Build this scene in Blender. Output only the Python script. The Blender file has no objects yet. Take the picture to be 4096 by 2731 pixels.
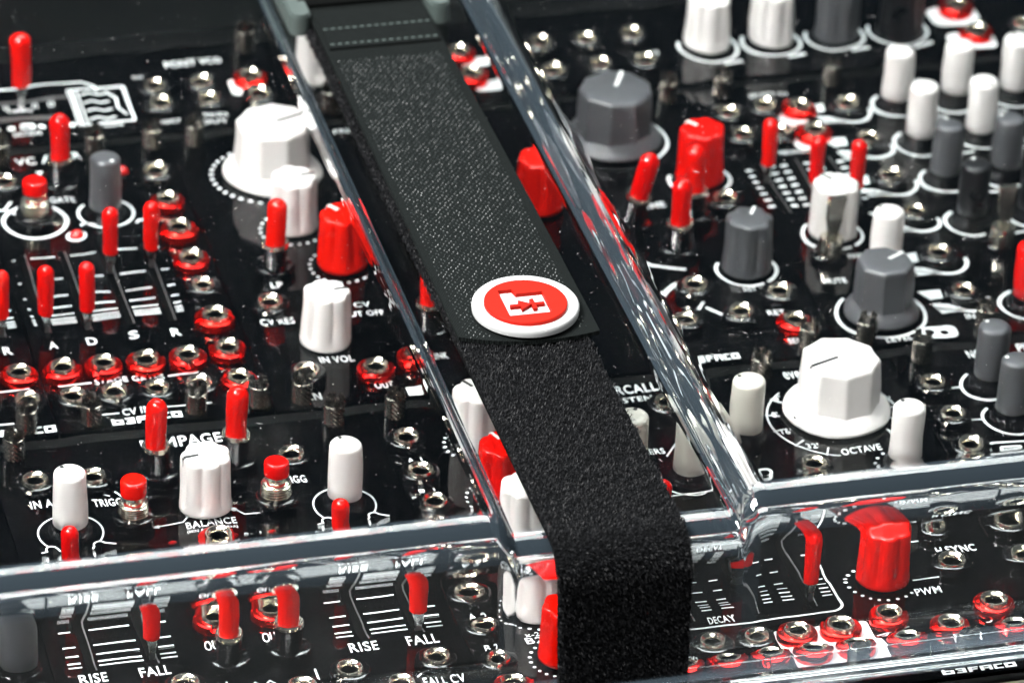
import bpy, math, random
from math import sin, cos, pi, sqrt, atan2, radians
from mathutils import Matrix, Vector
random.seed(7)
S = 0.001                                   # every length below is in millimetres
sc = bpy.context.scene
col = sc.collection

# ------------------------------------------------------------------ camera
cd = bpy.data.cameras.new('camera'); cam = bpy.data.objects.new('camera', cd); col.objects.link(cam)
R_ = Vector((0.96686852, -0.25221516, 0.03940539)); U_ = Vector((0.10076313, 0.5189019, 0.84887432)); F_ = Vector((0.2345465, 0.81677924, -0.5271239))
m = Matrix((R_, U_, -F_)).transposed().to_4x4()
m.translation = Vector((-225.324, -979.163, 645.347)) * S
cam.matrix_world = m
cd.lens = 180.18; cd.sensor_width = 36; cd.clip_start = 0.05; cd.clip_end = 50
cd.dof.use_dof = True; cd.dof.focus_distance = 1.128; cd.dof.aperture_fstop = 21
sc.camera = cam
# ------------------------------------------------------------------ world and lamps (a studio)
w = bpy.data.worlds.new('World'); sc.world = w; w.use_nodes = True
w.node_tree.nodes['Background'].inputs[0].default_value = (0.42, 0.58, 0.72, 1)
w.node_tree.nodes['Background'].inputs[1].default_value = 0.038
def area(name, loc, target, sx, sy, power, color=(1, 1, 1)):
    l = bpy.data.lights.new(name, 'AREA'); l.shape = 'RECTANGLE'; l.size = sx * S; l.size_y = sy * S
    l.energy = power; l.color = color
    o = bpy.data.objects.new(name, l); col.objects.link(o); o.location = Vector(loc) * S
    o.rotation_euler = (Vector(target) - Vector(loc)).to_track_quat('-Z', 'Y').to_euler()
    return o
area('key_softbox', (-420, -120, 800), (40, 10, 0), 300, 300, 27, (1, 0.985, 0.96))
area('rear_softbox', (140, 500, 1000), (80, 20, 0), 900, 420, 15, (0.93, 1, 0.99))
area('overhead_strip', (-80, -700, 950), (60, -60, 0), 500, 160, 5, (1, 0.99, 0.98))
sc.view_settings.view_transform = 'Standard'; sc.view_settings.look = 'None'; sc.view_settings.exposure = 0.16; sc.view_settings.gamma = 1
sc.render.engine = 'CYCLES'
cy = sc.cycles
cy.max_bounces = 14; cy.transmission_bounces = 12; cy.glossy_bounces = 5; cy.diffuse_bounces = 3; cy.transparent_max_bounces = 16
cy.use_denoising = True; cy.sample_clamp_indirect = 0; cy.caustics_refractive = True; cy.caustics_reflective = True; cy.blur_glossy = 0.3
try: cy.denoiser = 'OPENIMAGEDENOISE'
except Exception: pass

# ------------------------------------------------------------------ materials
def mat(name, base, rough=0.4, metal=0.0, spec=0.5, coat=0.0, bump=None, emis=None, mottle=0.0):
    m = bpy.data.materials.new(name); m.use_nodes = True
    nt = m.node_tree; b = nt.nodes['Principled BSDF']
    b.inputs['Base Color'].default_value = (*base, 1); b.inputs['Roughness'].default_value = rough
    b.inputs['Metallic'].default_value = metal; b.inputs['Specular IOR Level'].default_value = spec
    b.inputs['Coat Weight'].default_value = coat; b.inputs['Coat Roughness'].default_value = 0.12
    if emis: b.inputs['Emission Color'].default_value = (*emis[0], 1); b.inputs['Emission Strength'].default_value = emis[1]
    tc = nt.nodes.new('ShaderNodeTexCoord')
    if bump:
        sc_, st = bump
        n = nt.nodes.new('ShaderNodeTexNoise'); n.inputs['Scale'].default_value = sc_ * 1000; n.inputs['Detail'].default_value = 3
        nt.links.new(tc.outputs['Object'], n.inputs['Vector'])
        bp = nt.nodes.new('ShaderNodeBump'); bp.inputs['Strength'].default_value = st; bp.inputs['Distance'].default_value = 0.0001
        nt.links.new(n.outputs[0], bp.inputs['Height']); nt.links.new(bp.outputs[0], b.inputs['Normal'])
    n2 = nt.nodes.new('ShaderNodeTexNoise'); n2.inputs['Scale'].default_value = 140; n2.inputs['Detail'].default_value = 5
    nt.links.new(tc.outputs['Object'], n2.inputs['Vector'])
    mr = nt.nodes.new('ShaderNodeMapRange'); mr.inputs['From Min'].default_value = 0.3; mr.inputs['From Max'].default_value = 0.7
    mr.inputs['To Min'].default_value = max(0.02, rough * (0.85 - mottle)); mr.inputs['To Max'].default_value = rough * (1.15 + mottle)
    nt.links.new(n2.outputs[0], mr.inputs[0]); nt.links.new(mr.outputs[0], b.inputs['Roughness'])
    oi = nt.nodes.new('ShaderNodeObjectInfo'); hv = nt.nodes.new('ShaderNodeHueSaturation'); hv.inputs['Color'].default_value = (*base, 1)
    vr = nt.nodes.new('ShaderNodeMapRange'); vr.inputs['To Min'].default_value = 0.86; vr.inputs['To Max'].default_value = 1.06
    hr = nt.nodes.new('ShaderNodeMapRange'); hr.inputs['To Min'].default_value = 0.4995; hr.inputs['To Max'].default_value = 0.5005
    nt.links.new(oi.outputs['Random'], vr.inputs[0]); nt.links.new(oi.outputs['Random'], hr.inputs[0])
    nt.links.new(vr.outputs[0], hv.inputs['Value']); nt.links.new(hr.outputs[0], hv.inputs['Hue']); nt.links.new(hv.outputs[0], b.inputs['Base Color'])
    return m
M = {}
M['panel'] = mat('black_panel_lacquer', (0.003, 0.003, 0.0034), 0.045, spec=0.5, bump=(0.05, 0.015), mottle=0.2)
M['print'] = mat('white_screen_print', (0.78, 0.82, 0.83), 0.5)
M['white'] = mat('white_knob_plastic', (0.86, 0.84, 0.82), 0.32, bump=(1.5, 0.08))
M['cream'] = mat('cream_knob_plastic', (0.62, 0.61, 0.54), 0.38, bump=(1.5, 0.08))
M['red'] = mat('red_knob_plastic', (0.80, 0.005, 0.001), 0.25, spec=0.35, bump=(1.5, 0.06))
M['redcap'] = mat('red_vinyl_cap', (0.80, 0.004, 0.001), 0.16, spec=0.45, bump=(0.5, 0.15))
M['grey'] = mat('grey_knob_plastic', (0.088, 0.092, 0.10), 0.36, bump=(1.5, 0.08))
M['black'] = mat('black_knob_plastic', (0.012, 0.012, 0.014), 0.3)
M['blackline'] = mat('black_pointer_paint', (0.01, 0.012, 0.012), 0.5)
M['whiteline'] = mat('white_pointer_paint', (0.85, 0.87, 0.85), 0.45)
M['nickel'] = mat('nickel_plate', (0.92, 0.87, 0.75), 0.24, metal=1.0, bump=(1.0, 0.06))
M['nickelk'] = mat('dark_nickel_screw', (0.34, 0.315, 0.28), 0.24, metal=1.0)
M['steel'] = mat('brushed_steel_lever', (0.45, 0.45, 0.44), 0.28, metal=1.0)
M['blacknut'] = mat('black_anodised_nut', (0.006, 0.006, 0.007), 0.14, spec=0.6, coat=0.4)
M['rednut'] = mat('red_anodised_nut', (0.85, 0.010, 0.006), 0.17, metal=0.88, spec=0.6)
M['hole'] = mat('black_socket_plastic', (0.002, 0.002, 0.002), 0.7, spec=0.1)
M['rail'] = mat('dark_rail_aluminium', (0.006, 0.0065, 0.0065), 0.9, metal=0.0, spec=0.05)
M['slot'] = mat('black_slider_slot', (0.002, 0.002, 0.002), 0.85, spec=0.05); M['bush'] = mat('black_threaded_bushing', (0.004, 0.004, 0.005), 0.2, spec=0.35)
M['slotrail'] = mat('grey_slider_rail', (0.16, 0.155, 0.155), 0.35, metal=0.5)
M['case'] = mat('bronze_case_rim', (0.14, 0.12, 0.085), 0.42, metal=0.5, bump=(2.0, 0.5))
M['casebody'] = mat('black_case_vinyl', (0.03, 0.034, 0.034), 0.5, bump=(0.8, 0.5))
M['table'] = mat('dark_grey_backdrop', (0.035, 0.04, 0.04), 0.75)
M['ledred'] = mat('red_led_lens', (0.6, 0.01, 0.01), 0.2, coat=0.5)
M['badgewhite'] = mat('white_badge_rubber', (0.52, 0.53, 0.53), 0.5, spec=0.3, bump=(1.0, 0.15))
M['badgered'] = mat('red_badge_rubber', (0.34, 0.007, 0.002), 0.6, spec=0.12, bump=(2.5, 0.12))
M['pile'] = mat('black_strap_pile', (0.004, 0.0042, 0.0045), 0.9, spec=0.02, bump=(1.2, 1.0))
M['fibre'] = mat('black_nylon_fibre', (0.008, 0.0085, 0.010), 0.5, spec=0.2)
M['hook'] = mat('dark_nylon_hook', (0.030, 0.036, 0.036), 0.3, spec=0.5)
M['stitch'] = mat('pale_green_thread', (0.07, 0.09, 0.085), 0.7, spec=0.1)
M['buckle'] = mat('black_buckle_plastic', (0.012, 0.013, 0.013), 0.3)
M['post'] = mat('grey_green_rubber_post', (0.05, 0.066, 0.062), 0.5)
M['dust'] = mat('pale_dust', (0.55, 0.55, 0.55), 0.8)
def weave(name):
    m = mat(name, (0.030, 0.037, 0.035), 0.8, spec=0.04); nt = m.node_tree; b = nt.nodes['Principled BSDF']
    tc = nt.nodes.new('ShaderNodeTexCoord'); hs = []
    for d in ('X', 'Y'):
        wv = nt.nodes.new('ShaderNodeTexWave'); wv.bands_direction = d; wv.inputs['Scale'].default_value = 900; wv.inputs['Distortion'].default_value = 0.6
        nt.links.new(tc.outputs['Object'], wv.inputs['Vector']); hs.append(wv)
    mx = nt.nodes.new('ShaderNodeMath'); mx.operation = 'MULTIPLY'
    nt.links.new(hs[0].outputs['Fac'], mx.inputs[0]); nt.links.new(hs[1].outputs['Fac'], mx.inputs[1])
    bp = nt.nodes.new('ShaderNodeBump'); bp.inputs['Strength'].default_value = 0.9; bp.inputs['Distance'].default_value = 0.0003
    nt.links.new(mx.outputs[0], bp.inputs['Height']); nt.links.new(bp.outputs[0], b.inputs['Normal'])
    cr = nt.nodes.new('ShaderNodeMapRange'); cr.inputs['To Min'].default_value = 0.35; cr.inputs['To Max'].default_value = 1.9
    nt.links.new(mx.outputs[0], cr.inputs[0])
    mc = nt.nodes.new('ShaderNodeVectorMath'); mc.operation = 'SCALE'; mc.inputs[0].default_value = (0.0125, 0.0152, 0.0150)
    nt.links.new(cr.outputs[0], mc.inputs['Scale']); nt.links.new(mc.outputs[0], b.inputs['Base Color'])
    return m
M['weave'] = weave('dark_woven_nylon')
def acrylic(nm, painted_sheen):
    m = bpy.data.materials.new(nm); m.use_nodes = True; nt = m.node_tree; nt.nodes.clear()
    out = nt.nodes.new('ShaderNodeOutputMaterial'); g = nt.nodes.new('ShaderNodeBsdfGlass')
    g.inputs['IOR'].default_value = 1.49; g.inputs['Roughness'].default_value = 0.0; g.inputs['Color'].default_value = (0.985, 0.99, 0.99, 1)
    if painted_sheen:
        d = nt.nodes.new('ShaderNodeBsdfDiffuse'); d.inputs[0].default_value = (0.40, 0.55, 0.68, 1); mx = nt.nodes.new('ShaderNodeMixShader'); mx.inputs[0].default_value = painted_sheen  # bluish diffuse share stands in for light reflected by the acrylic
        nt.links.new(g.outputs[0], mx.inputs[1]); nt.links.new(d.outputs[0], mx.inputs[2]); nt.links.new(mx.outputs[0], out.inputs[0])
    else: nt.links.new(g.outputs[0], out.inputs[0])
    return m
M['sheet'] = acrylic('clear_acrylic', 0); M['bend'] = acrylic('clear_acrylic_bend_painted_sheen', 0.034); M['flange'] = acrylic('clear_acrylic_flange_painted_sheen', 0.07)  # bends have a slate reflection painted in, the flange a pale one

# ------------------------------------------------------------------ mesh helpers
class MB:
    def __init__(s): s.v = []; s.f = []; s.mi = []
    def add(s, v, f, mi=0):
        o = len(s.v); s.v += v; s.f += [tuple(i + o for i in q) for q in f]; s.mi += [mi] * len(f)
    def lathe(s, prof, seg=32, rf=None, cx=0, cy=0, cap0=True, cap1=True, mi=0):
        v = []; f = []; n = len(prof)
        for k, (r, z) in enumerate(prof):
            for j in range(seg):
                a = 2 * pi * j / seg; rr = r * (rf(a, z, k) if rf else 1)
                v.append((cx + rr * cos(a), cy + rr * sin(a), z))
        for k in range(n - 1):
            for j in range(seg):
                j2 = (j + 1) % seg; f.append((k * seg + j, k * seg + j2, (k + 1) * seg + j2, (k + 1) * seg + j))
        if cap0: f.append(tuple(reversed(range(seg))))
        if cap1: f.append(tuple((n - 1) * seg + j for j in range(seg)))
        s.add(v, f, mi)
    def box(s, x0, x1, y0, y1, z0, z1, mi=0, bev=0):
        if not bev:
            v = [(x, y, z) for z in (z0, z1) for y in (y0, y1) for x in (x0, x1)]
            s.add(v, [(0, 2, 3, 1), (4, 5, 7, 6), (0, 1, 5, 4), (2, 6, 7, 3), (0, 4, 6, 2), (1, 3, 7, 5)], mi); return
        b = bev; v = []
        for z, e in ((z0, 0), (z1 - b, 0), (z1, b)):
            v += [(x0 + e, y0 + e, z), (x1 - e, y0 + e, z), (x1 - e, y1 - e, z), (x0 + e, y1 - e, z)]
        f = [(3, 2, 1, 0), (8, 9, 10, 11)]
        for k in (0, 4):
            for j in range(4): f.append((k + j, k + (j + 1) % 4, k + 4 + (j + 1) % 4, k + 4 + j))
        s.add(v, f, mi)
    def ribbon(s, pts, wd, z, closed=False, mi=0):
        n = len(pts); v = []; f = []
        for i, (x, y) in enumerate(pts):
            a = pts[(i - 1) % n] if (closed or i > 0) else pts[i]; b = pts[(i + 1) % n] if (closed or i < n - 1) else pts[i]
            dx, dy = b[0] - a[0], b[1] - a[1]; l = sqrt(dx * dx + dy * dy) or 1; nx, ny = -dy / l * wd / 2, dx / l * wd / 2
            v += [(x + nx, y + ny, z), (x - nx, y - ny, z)]
        for i in range(n if closed else n - 1):
            j = (i + 1) % n; f.append((2 * i, 2 * i + 1, 2 * j + 1, 2 * j))
        s.add(v, f, mi)
    def poly(s, pts, z, mi=0): s.add([(x, y, z) for x, y in pts], [tuple(range(len(pts)))], mi)
    def prism(s, pts, z0, z1, mi=0):
        n = len(pts); v = [(x, y, z0) for x, y in pts] + [(x, y, z1) for x, y in pts]
        f = [tuple(reversed(range(n))), tuple(range(n, 2 * n))] + [(i, (i + 1) % n, n + (i + 1) % n, n + i) for i in range(n)]
        s.add(v, f, mi)
    def mesh(s, name, mats, smooth=35):
        me = bpy.data.meshes.new(name)
        me.from_pydata([(x * S, y * S, z * S) for x, y, z in s.v], [], s.f)
        for m_ in (mats if isinstance(mats, (list, tuple)) else [mats]): me.materials.append(m_)
        me.polygons.foreach_set('material_index', s.mi)
        if smooth:
            me.polygons.foreach_set('use_smooth', [True] * len(me.polygons)); me.update()
            try: me.set_sharp_from_angle(angle=radians(smooth))
            except Exception: pass
        me.update(); return me
def link(name, me, parent=None, loc=(0, 0, 0), rz=0.0, tilt=None):
    o = bpy.data.objects.new(name, me); col.objects.link(o); o.parent = parent
    o.location = Vector(loc) * S; o.rotation_euler = (tilt[0] if tilt else 0, tilt[1] if tilt else 0, rz); return o
def tag(o, label=None, cat=None, group=None, kind=None):
    if label: o['label'] = label
    if cat: o['category'] = cat
    if group: o['group'] = group
    if kind: o['kind'] = kind
    return o
def arc(cx, cy, r, a0, a1, n=28): return [(cx + r * cos(radians(a0 + (a1 - a0) * i / n)), cy + r * sin(radians(a0 + (a1 - a0) * i / n))) for i in range(n + 1)]

# ------------------------------------------------------------------ case, table
def ground():
    b = MB(); b.box(-2500, 2500, -1500, 4000, -84, -80); tag(link('table', b.mesh('table', M['table'])), kind='structure')
ground()
case = tag(link('equipment_case', None), 'black instrument case with a bronze rim holding the rows of modules', 'case')
b = MB(); b.box(-135, 312, -150, 205, -80, -24); b.box(-135, -128.5, -150, 205, -24, 9); b.box(304, 312, -150, 205, -24, 9)
b.box(-128.5, 304, 199, 205, -24, 9); link('body', b.mesh('case_body', M['casebody']), case)
b = MB(); b.box(-128.5, 304, -150, -133.2, -24, -0.8, bev=1); link('rim', b.mesh('case_rim', M['case']), case)
for y0, y1 in ((-133.0, -131.2), (-6.1, -1.9), (127.2, 131.4), (174.3, 184)):
    b = MB(); b.box(-126, 303, y0, y1, -8, -0.7, bev=0.3); link('rail', b.mesh('rail', M['rail']), case)

# ------------------------------------------------------------------ small hardware prototypes
PROTO = {}
def proto(name, *parts): PROTO[name] = parts            # first entry is the part, the rest its sub-parts
def nut_mesh(r, h, m_, name, slots=2, inner=2.95):
    prof = [(r * .985, 0), (r, .25), (r, h - .45), (r - .12, h - .15), (r - .4, h), (inner + .35, h), (inner, h - .3), (inner, 0)]
    seg = 48; b = MB(); v = []; f = []
    def isslot(j): return slots and (j % (seg // slots)) in (0, 1, 2)
    for k, (rr, z) in enumerate(prof):
        for j in range(seg):
            a = 2 * pi * (j + 0.5) / seg; zz = min(z, h - 0.95) if isslot(j) and z > h - 0.95 else z
            v.append((rr * cos(a), rr * sin(a), zz))
    for k in range(len(prof) - 1):
        for j in range(seg):
            j2 = (j + 1) % seg; f.append((k * seg + j, k * seg + j2, (k + 1) * seg + j2, (k + 1) * seg + j))
    b.add(v, f); return b.mesh(name, m_, 40)
b = MB(); b.lathe([(2.95, 0), (2.95, 2.75), (2.8, 3.0), (2.62, 3.0), (1.95, 2.5), (1.8, 2.2), (1.8, 1.8)], 36, cap0=False, cap1=False)
ferr = b.mesh('jack_sleeve', M['nickel'])
b = MB(); b.lathe([(2.6, 0.2), (2.6, 1.0), (1.82, 1.8), (1.75, 1.8), (1.7, 0.3), (.05, .25)], 24); hole = b.mesh('socket_bottom', M['hole'])
proto('jack_black', ('jack', ferr), ('nut', nut_mesh(4.55, 2.3, M['blacknut'], 'black_nut')), ('socket_hole', hole))
proto('jack_red', ('jack', ferr), ('nut', nut_mesh(4.55, 1.9, M['rednut'], 'red_nut')), ('socket_hole', hole))
# knurled thumb screw
b = MB(); prof = [(2.2, 0), (2.45, .3)]
seg = 26; rows = 9; v = []; f = []
for k in range(rows):
    z = 0.35 + 4.9 * k / (rows - 1)
    for j in range(seg):
        a = 2 * pi * j / seg; r = 2.32 + (0.24 if (j + k) % 2 == 0 else -0.22)
        v.append((r * cos(a), r * sin(a), z))
for k in range(rows - 1):
    for j in range(seg):
        j2 = (j + 1) % seg; f.append((k * seg + j, k * seg + j2, (k + 1) * seg + j2, (k + 1) * seg + j))
b.add(v, f); b.lathe([(2.3, 0), (2.3, .34)], 24); b.lathe([(2.45, 5.25), (2.45, 5.5), (2.2, 5.6)], 24)
knurl = b.mesh('knurled_body', M['nickelk'], 0)
b = MB()
for q in range(4):
    a0, a1 = q * 90 + 16, q * 90 + 74; n = 6
    pts = arc(0, 0, 2.2, a0, a1, n) + list(reversed(arc(0, 0, 1.15, a0 + 8, a1 - 8, n)))
    b.prism(pts, 5.5, 7.2)
    pts2 = arc(0, 0, 1.98, a0 + 3, a1 - 3, n) + list(reversed(arc(0, 0, 1.3, a0 + 10, a1 - 10, n)))
    b.prism(pts2, 7.2, 7.5)
crown = b.mesh('slotted_crown', M['nickelk'], 30)
proto('thumb_screw', ('thumb_screw', knurl), ('crown', crown))
# knobs
def flute(n, depth, p=1.0, ph=0.0, z0=None, z1=None):
    def rf(a, z, k):
        g = abs(cos(n * (a + ph) / 2)) ** p
        fade = 1.0
        if z0 is not None: fade = min(1, max(0, (z - z0) / (z1 - z0)))
        return 1 - depth * (1 - g) * fade if p > 1 else 1 - depth * g * fade
    return rf
def med_body(m_, name):
    b = MB()
    def rf(a, z, k):
        g = (0.5 - 0.5 * cos(7 * a)) ** 0.45
        fade = min(1, max(0, (z - 1.8) / 2.0)); fade = fade * fade * (3 - 2 * fade)
        return 1 - 0.125 * (1 - g) * (0.1 + fade)
    prof = [(5.7, 0.8), (6.05, 1.0), (6.1, 1.8)] + [(6.08 - 0.03 * i, 1.8 + 1.0 * i) for i in range(1, 12)] + [(5.72, 13.6), (5.66, 14.15), (5.5, 14.5), (5.2, 14.68), (4.6, 14.75), (2.5, 14.8), (0.05, 14.8)]
    b.lathe(prof, 96, rf); return b.mesh(name, m_, 60)
def big_body(m_, name, rt, rb, rfl, h, n=9):
    b = MB()
    def rf(a, z, k):
        g = abs(sin(n * a / 2 + 0.4)); g = 1 - (1 - g) ** 1.4
        return 1 - 0.075 * g if 6 <= k else 1 - 0.075 * g * 0
    prof = [(rfl - .5, .6), (rfl, .9), (rfl, 1.5), (rfl - .35, 2.0), (rfl * .93, 2.6), (rb * 1.06, 3.3), (rb * 1.0, 3.9)]
    prof += [(rb + (rt - rb) * i / 6, 3.9 + (h - 5.3) * i / 6) for i in range(1, 7)]
    prof += [(rt, h - .8), (rt - .18, h - .35), (rt - .5, h - .1), (rt - 1.0, h), (rt * .5, h + .05), (.05, h + .05)]
    b.lathe(prof, 108, rf); return b.mesh(name, m_, 30)
def small_body(m_, name):
    b = MB(); b.lathe([(3.6, 3.0), (3.9, 3.2), (3.88, 6), (3.8, 12), (3.74, 15.4), (3.62, 15.95), (3.3, 16.3), (2.6, 16.45), (.05, 16.5)], 40); return b.mesh(name, m_, 60)
def line_mesh(m_, name, r0, r1, z, wd=0.75):
    b = MB(); b.box(-wd / 2, wd / 2, r0, r1, z - .4, z + .06); b.box(-wd / 2, wd / 2, r1 - .01, r1 + .3, z - 2.2, z - .25); return b.mesh(name, m_, 0)
b = MB(); b.lathe([(4.9, 0), (4.9, 1.2), (4.7, 1.5), (4.2, 1.6), (4.2, 2.6), (4.0, 2.9), (3.0, 3.1)], 36, cap1=True); collar = b.mesh('shaft_nut', M['blacknut'])
b = MB(); b.lathe([(4.4, 0), (4.4, .8)], 24); washer = b.mesh('washer', M['blacknut'])
for c, ln in (('white', 'blackline'), ('red', 'whiteline'), ('grey', 'whiteline'), ('black', 'whiteline'), ('cream', 'blackline')):
    proto('small_' + c, ('knob', small_body(M[c], c + '_small_knob')), ('pointer_mark', (lambda b_: (b_.lathe([(0.55, 16.3), (0.5, 16.56)], 14, cx=0, cy=2.5), b_.mesh('pointer_dot', M[ln]))[1])(MB())), ('shaft_nut', collar))
    proto('med_' + c, ('knob', med_body(M[c], c + '_fluted_knob')), ('pointer_line', line_mesh(M[ln], 'pointer_line', 1.8, 5.15, 14.82)), ('washer', washer))
for c, ln in (('white', 'blackline'), ('grey', 'whiteline')):
    b = MB(); b.lathe([(0.75, 1.6), (0.7, 2.5)], 14, cx=0, cy=11.4); dot = b.mesh('skirt_dot', M[ln])
    proto('big_' + c, ('knob', big_body(M[c], c + '_skirted_knob', 9.5, 10.0, 12.5, 15.2)), ('pointer_line', line_mesh(M[ln], 'pointer_line_big', 1.0, 8.4, 15.26, 0.95)), ('skirt_dot', dot))
b = MB(); b.box(-.4, .4, 7.6, 9.2, 1.7, 2.35)
proto('level_grey', ('knob', big_body(M['grey'], 'grey_level_knob', 7.0, 7.3, 9.3, 15.0, 8)), ('pointer_line', line_mesh(M['whiteline'], 'pointer_line_lvl', 1.0, 6.3, 15.06, 0.85)), ('skirt_mark', b.mesh('skirt_mark', M['whiteline'])))
# toggle switch: bushing, nut, ring, red cap
def capsule(r0, r1, z0, z1, cx=0, cy=0, b=None, seg=24):
    b = b or MB(); prof = [(r0 * .86, z0), (r0, z0 + .3)]
    prof += [(r0 + (r1 - r0) * i / 5, z0 + .3 + (z1 - r1 - z0 - .3) * i / 5) for i in range(1, 6)]
    prof += [(max(.03, r1 * cos(a * pi / 16)), z1 - r1 + r1 * sin(a * pi / 16)) for a in range(1, 9)]
    b.lathe(prof, seg, cx=cx, cy=cy); return b
b = MB(); pr = [(3.0, 0)]
for i in range(14): pr += [(3.05, 1.9 + i * .42), (2.86, 2.1 + i * .42)]
pr += [(3.0, 7.9), (3.0, 8.0)]; b.lathe(pr, 28); bush = b.mesh('threaded_bushing', M['bush'])
b = MB(); b.lathe([(3.0, 7.6), (3.3, 7.8), (3.3, 8.6), (3.1, 8.95), (2.5, 8.95), (2.3, 8.5)], 28, cap0=False); ring = b.mesh('bushing_ring', M['nickel'])
proto('toggle', ('toggle_switch', bush), ('nut', nut_mesh(5.1, 2.3, M['blacknut'], 'toggle_nut', 2, 3.0)), ('ring', ring), ('cap', capsule(2.35, 2.5, 8.6, 20.6).mesh('toggle_cap', M['redcap'])))
# push button
b = MB(); pr = [(3.2, 0), (3.3, 2.8)]
for i in range(5): pr += [(3.42, 3.0 + i * .62), (3.42, 3.3 + i * .62), (3.12, 3.42 + i * .62), (3.12, 3.5 + i * .62)]
pr += [(3.2, 6.2), (2.9, 6.4)]; b.lathe(pr, 32); bb = b.mesh('button_bushing', M['nickel'])
b = MB(); b.lathe([(2.0, 6.2), (2.0, 8.5)], 20); pl = b.mesh('plunger', M['nickel'])
b = MB(); b.lathe([(2.7, 8.1), (2.95, 8.3), (3.0, 8.8), (3.0, 11.0), (2.9, 11.5), (2.6, 11.8), (1.8, 11.75), (.05, 11.65)], 32); bc = b.mesh('button_cap', M['redcap'], 50)
proto('button', ('push_button', bb), ('nut', nut_mesh(4.8, 2.9, M['blacknut'], 'button_nut', 2, 3.3)), ('plunger', pl), ('cap', bc))
# paddle switch
b = MB(); b.lathe([(3.0, 1.2), (3.0, 5.6), (2.8, 6.0), (2.0, 6.0)], 28); pb = b.mesh('paddle_bushing', M['nickel'])
b = MB(); v = []
for z, hx, hy in ((4, 1.0, .8), (8, 1.3, .8), (11, 1.9, .75), (17.0, 2.1, .7), (17.3, 1.95, .55)): v += [(-hx, -hy, z), (hx, -hy, z), (hx, hy, z), (-hx, hy, z)]
f = [(3, 2, 1, 0), (16, 17, 18, 19)] + [(k * 4 + j, k * 4 + (j + 1) % 4, k * 4 + 4 + (j + 1) % 4, k * 4 + 4 + j) for k in range(4) for j in range(4)]
b.add(v, f); bat = b.mesh('flat_lever', M['nickel'], 30)
proto('paddle', ('paddle_switch', pb), ('nut', nut_mesh(4.5, 1.8, M['blacknut'], 'paddle_nut', 6, 3.0)), ('lever', bat))
# slider lever
b = MB(); v = []
for z, hx, hy in ((-2, .55, 1.1), (2.0, .55, 1.1), (3.6, .9, 1.2), (6.5, .9, 1.2)): v += [(-hx, -hy, z), (hx, -hy, z), (hx, hy, z), (-hx, hy, z)]
f = [(3, 2, 1, 0), (12, 13, 14, 15)] + [(k * 4 + j, k * 4 + (j + 1) % 4, k * 4 + 4 + (j + 1) % 4, k * 4 + 4 + j) for k in range(3) for j in range(4)]
b.add(v, f); stem = b.mesh('slider_lever', M['steel'], 20)
proto('slider', ('slider_lever', stem), ('cap', capsule(1.75, 2.0, 4.6, 17.6).mesh('slider_cap', M['redcap'])))
b = MB(); b.lathe([(1.7, 0), (1.7, .5), (1.3, 1.1), (.7, 1.4), (.05, 1.5)], 20); proto('led', ('led', b.mesh('led', M['ledred'])))

# ------------------------------------------------------------------ modules
R1 = (2.45, 130.9); R2 = (-130.9, -2.45); R0 = (135.7, 178.0)
def W(x, y):
    # the clear lid displaces what lies under it; readings through its top and through its front wall are put back here
    return (x - 1.15, y - 4.0) if y > -62 else (x, y + 1.8)
MODS = {
 'L': ('envelope module cut by the left edge with one red slider and R jack', -101.3, -50.75, R1),
 'V': ('envelope module printed VC ADSR with four red capped sliders and red ringed jacks', -50.45, -0.15, R1),
 'F': ('filter module with big white skirted knob and IN VOL knob left of strap', 0.15, 50.7, R1),
 'H': ('module mostly under the black strap with one red fluted knob showing beside it', 50.9, 95.0, R1),
 'Q': ('delay module right of strap with big grey skirted knob and red toggles', 95.2, 138.5, R1),
 'S': ('mixer channel module with MUTE paddle switch and grey LEVEL knob', 138.75, 180.2, R1),
 'K': ('mixer module with rows of small white and grey knobs at the right edge', 180.4, 262.0, R1),
 'B': ('module at the bottom left corner with one grey knob under the lid front', -119.5, -68.6, R2),
 'M': ('dual slope module printed RAMPAGE with RISE and FALL sliders', -68.35, 21.75, R2),
 'C': ('attenuator module with A 1 to C 2 jacks and white and red knobs', 22.0, 52.4, R2),
 'D': ('percussion module printed PERCALL with DECAY sliders right of the strap', 52.6, 107.75, R2),
 'E': ('oscillator module with OCTAVE dial under the large white skirted knob', 108.0, 148.6, R2),
 'N': ('noise module at right with two small grey knobs and dark jacks', 148.85, 262.0, R2),
 'P': ('short oscillator tile printed PONY VCO at the back left', -119.5, 35.0, R0),
 'T': ('short tile at the back under the strap with two red ringed jacks', 35.3, 94.8, R0),
 'J': ('short tile at the back with six plain jacks in two rows', 95.1, 136.6, R0),
 'W': ('short tile at the back with two white, one grey and one black fluted knobs', 136.9, 213.6, R0),
 'X': ('short tile at the back right corner with red ringed jacks on white patches', 213.9, 262.0, R0),
}
ROOT = {}; PRINT = {}; TEXT = {}
for k in MODS:
    lb, x0, x1, (y0, y1) = MODS[k]; x0 -= 1.15; x1 -= 1.15; y0 = max(y0 - 4.0, -130.9); y1 -= 4.0; MODS[k] = (lb, x0, x1, (y0, y1))
    e = tag(link('synth_module', None, loc=(x0, y0, 0)), lb, 'synthesizer module', 'modules in the case'); ROOT[k] = e
    e['_o'] = 0; del e['_o']
    b = MB(); b.box(0, x1 - x0, 0, y1 - y0, -2, 0, bev=0.22); link('front_panel', b.mesh('front_panel', M['panel'], 0), e)
    PRINT[k] = MB(); TEXT[k] = []
def mod_at(x, y):
    for k, (lb, x0, x1, (y0, y1)) in MODS.items():
        if x0 - .3 <= x <= x1 + .3 and y0 - 2 <= y <= y1 + 2.5: return k
    return None
COUNT = {}
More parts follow.
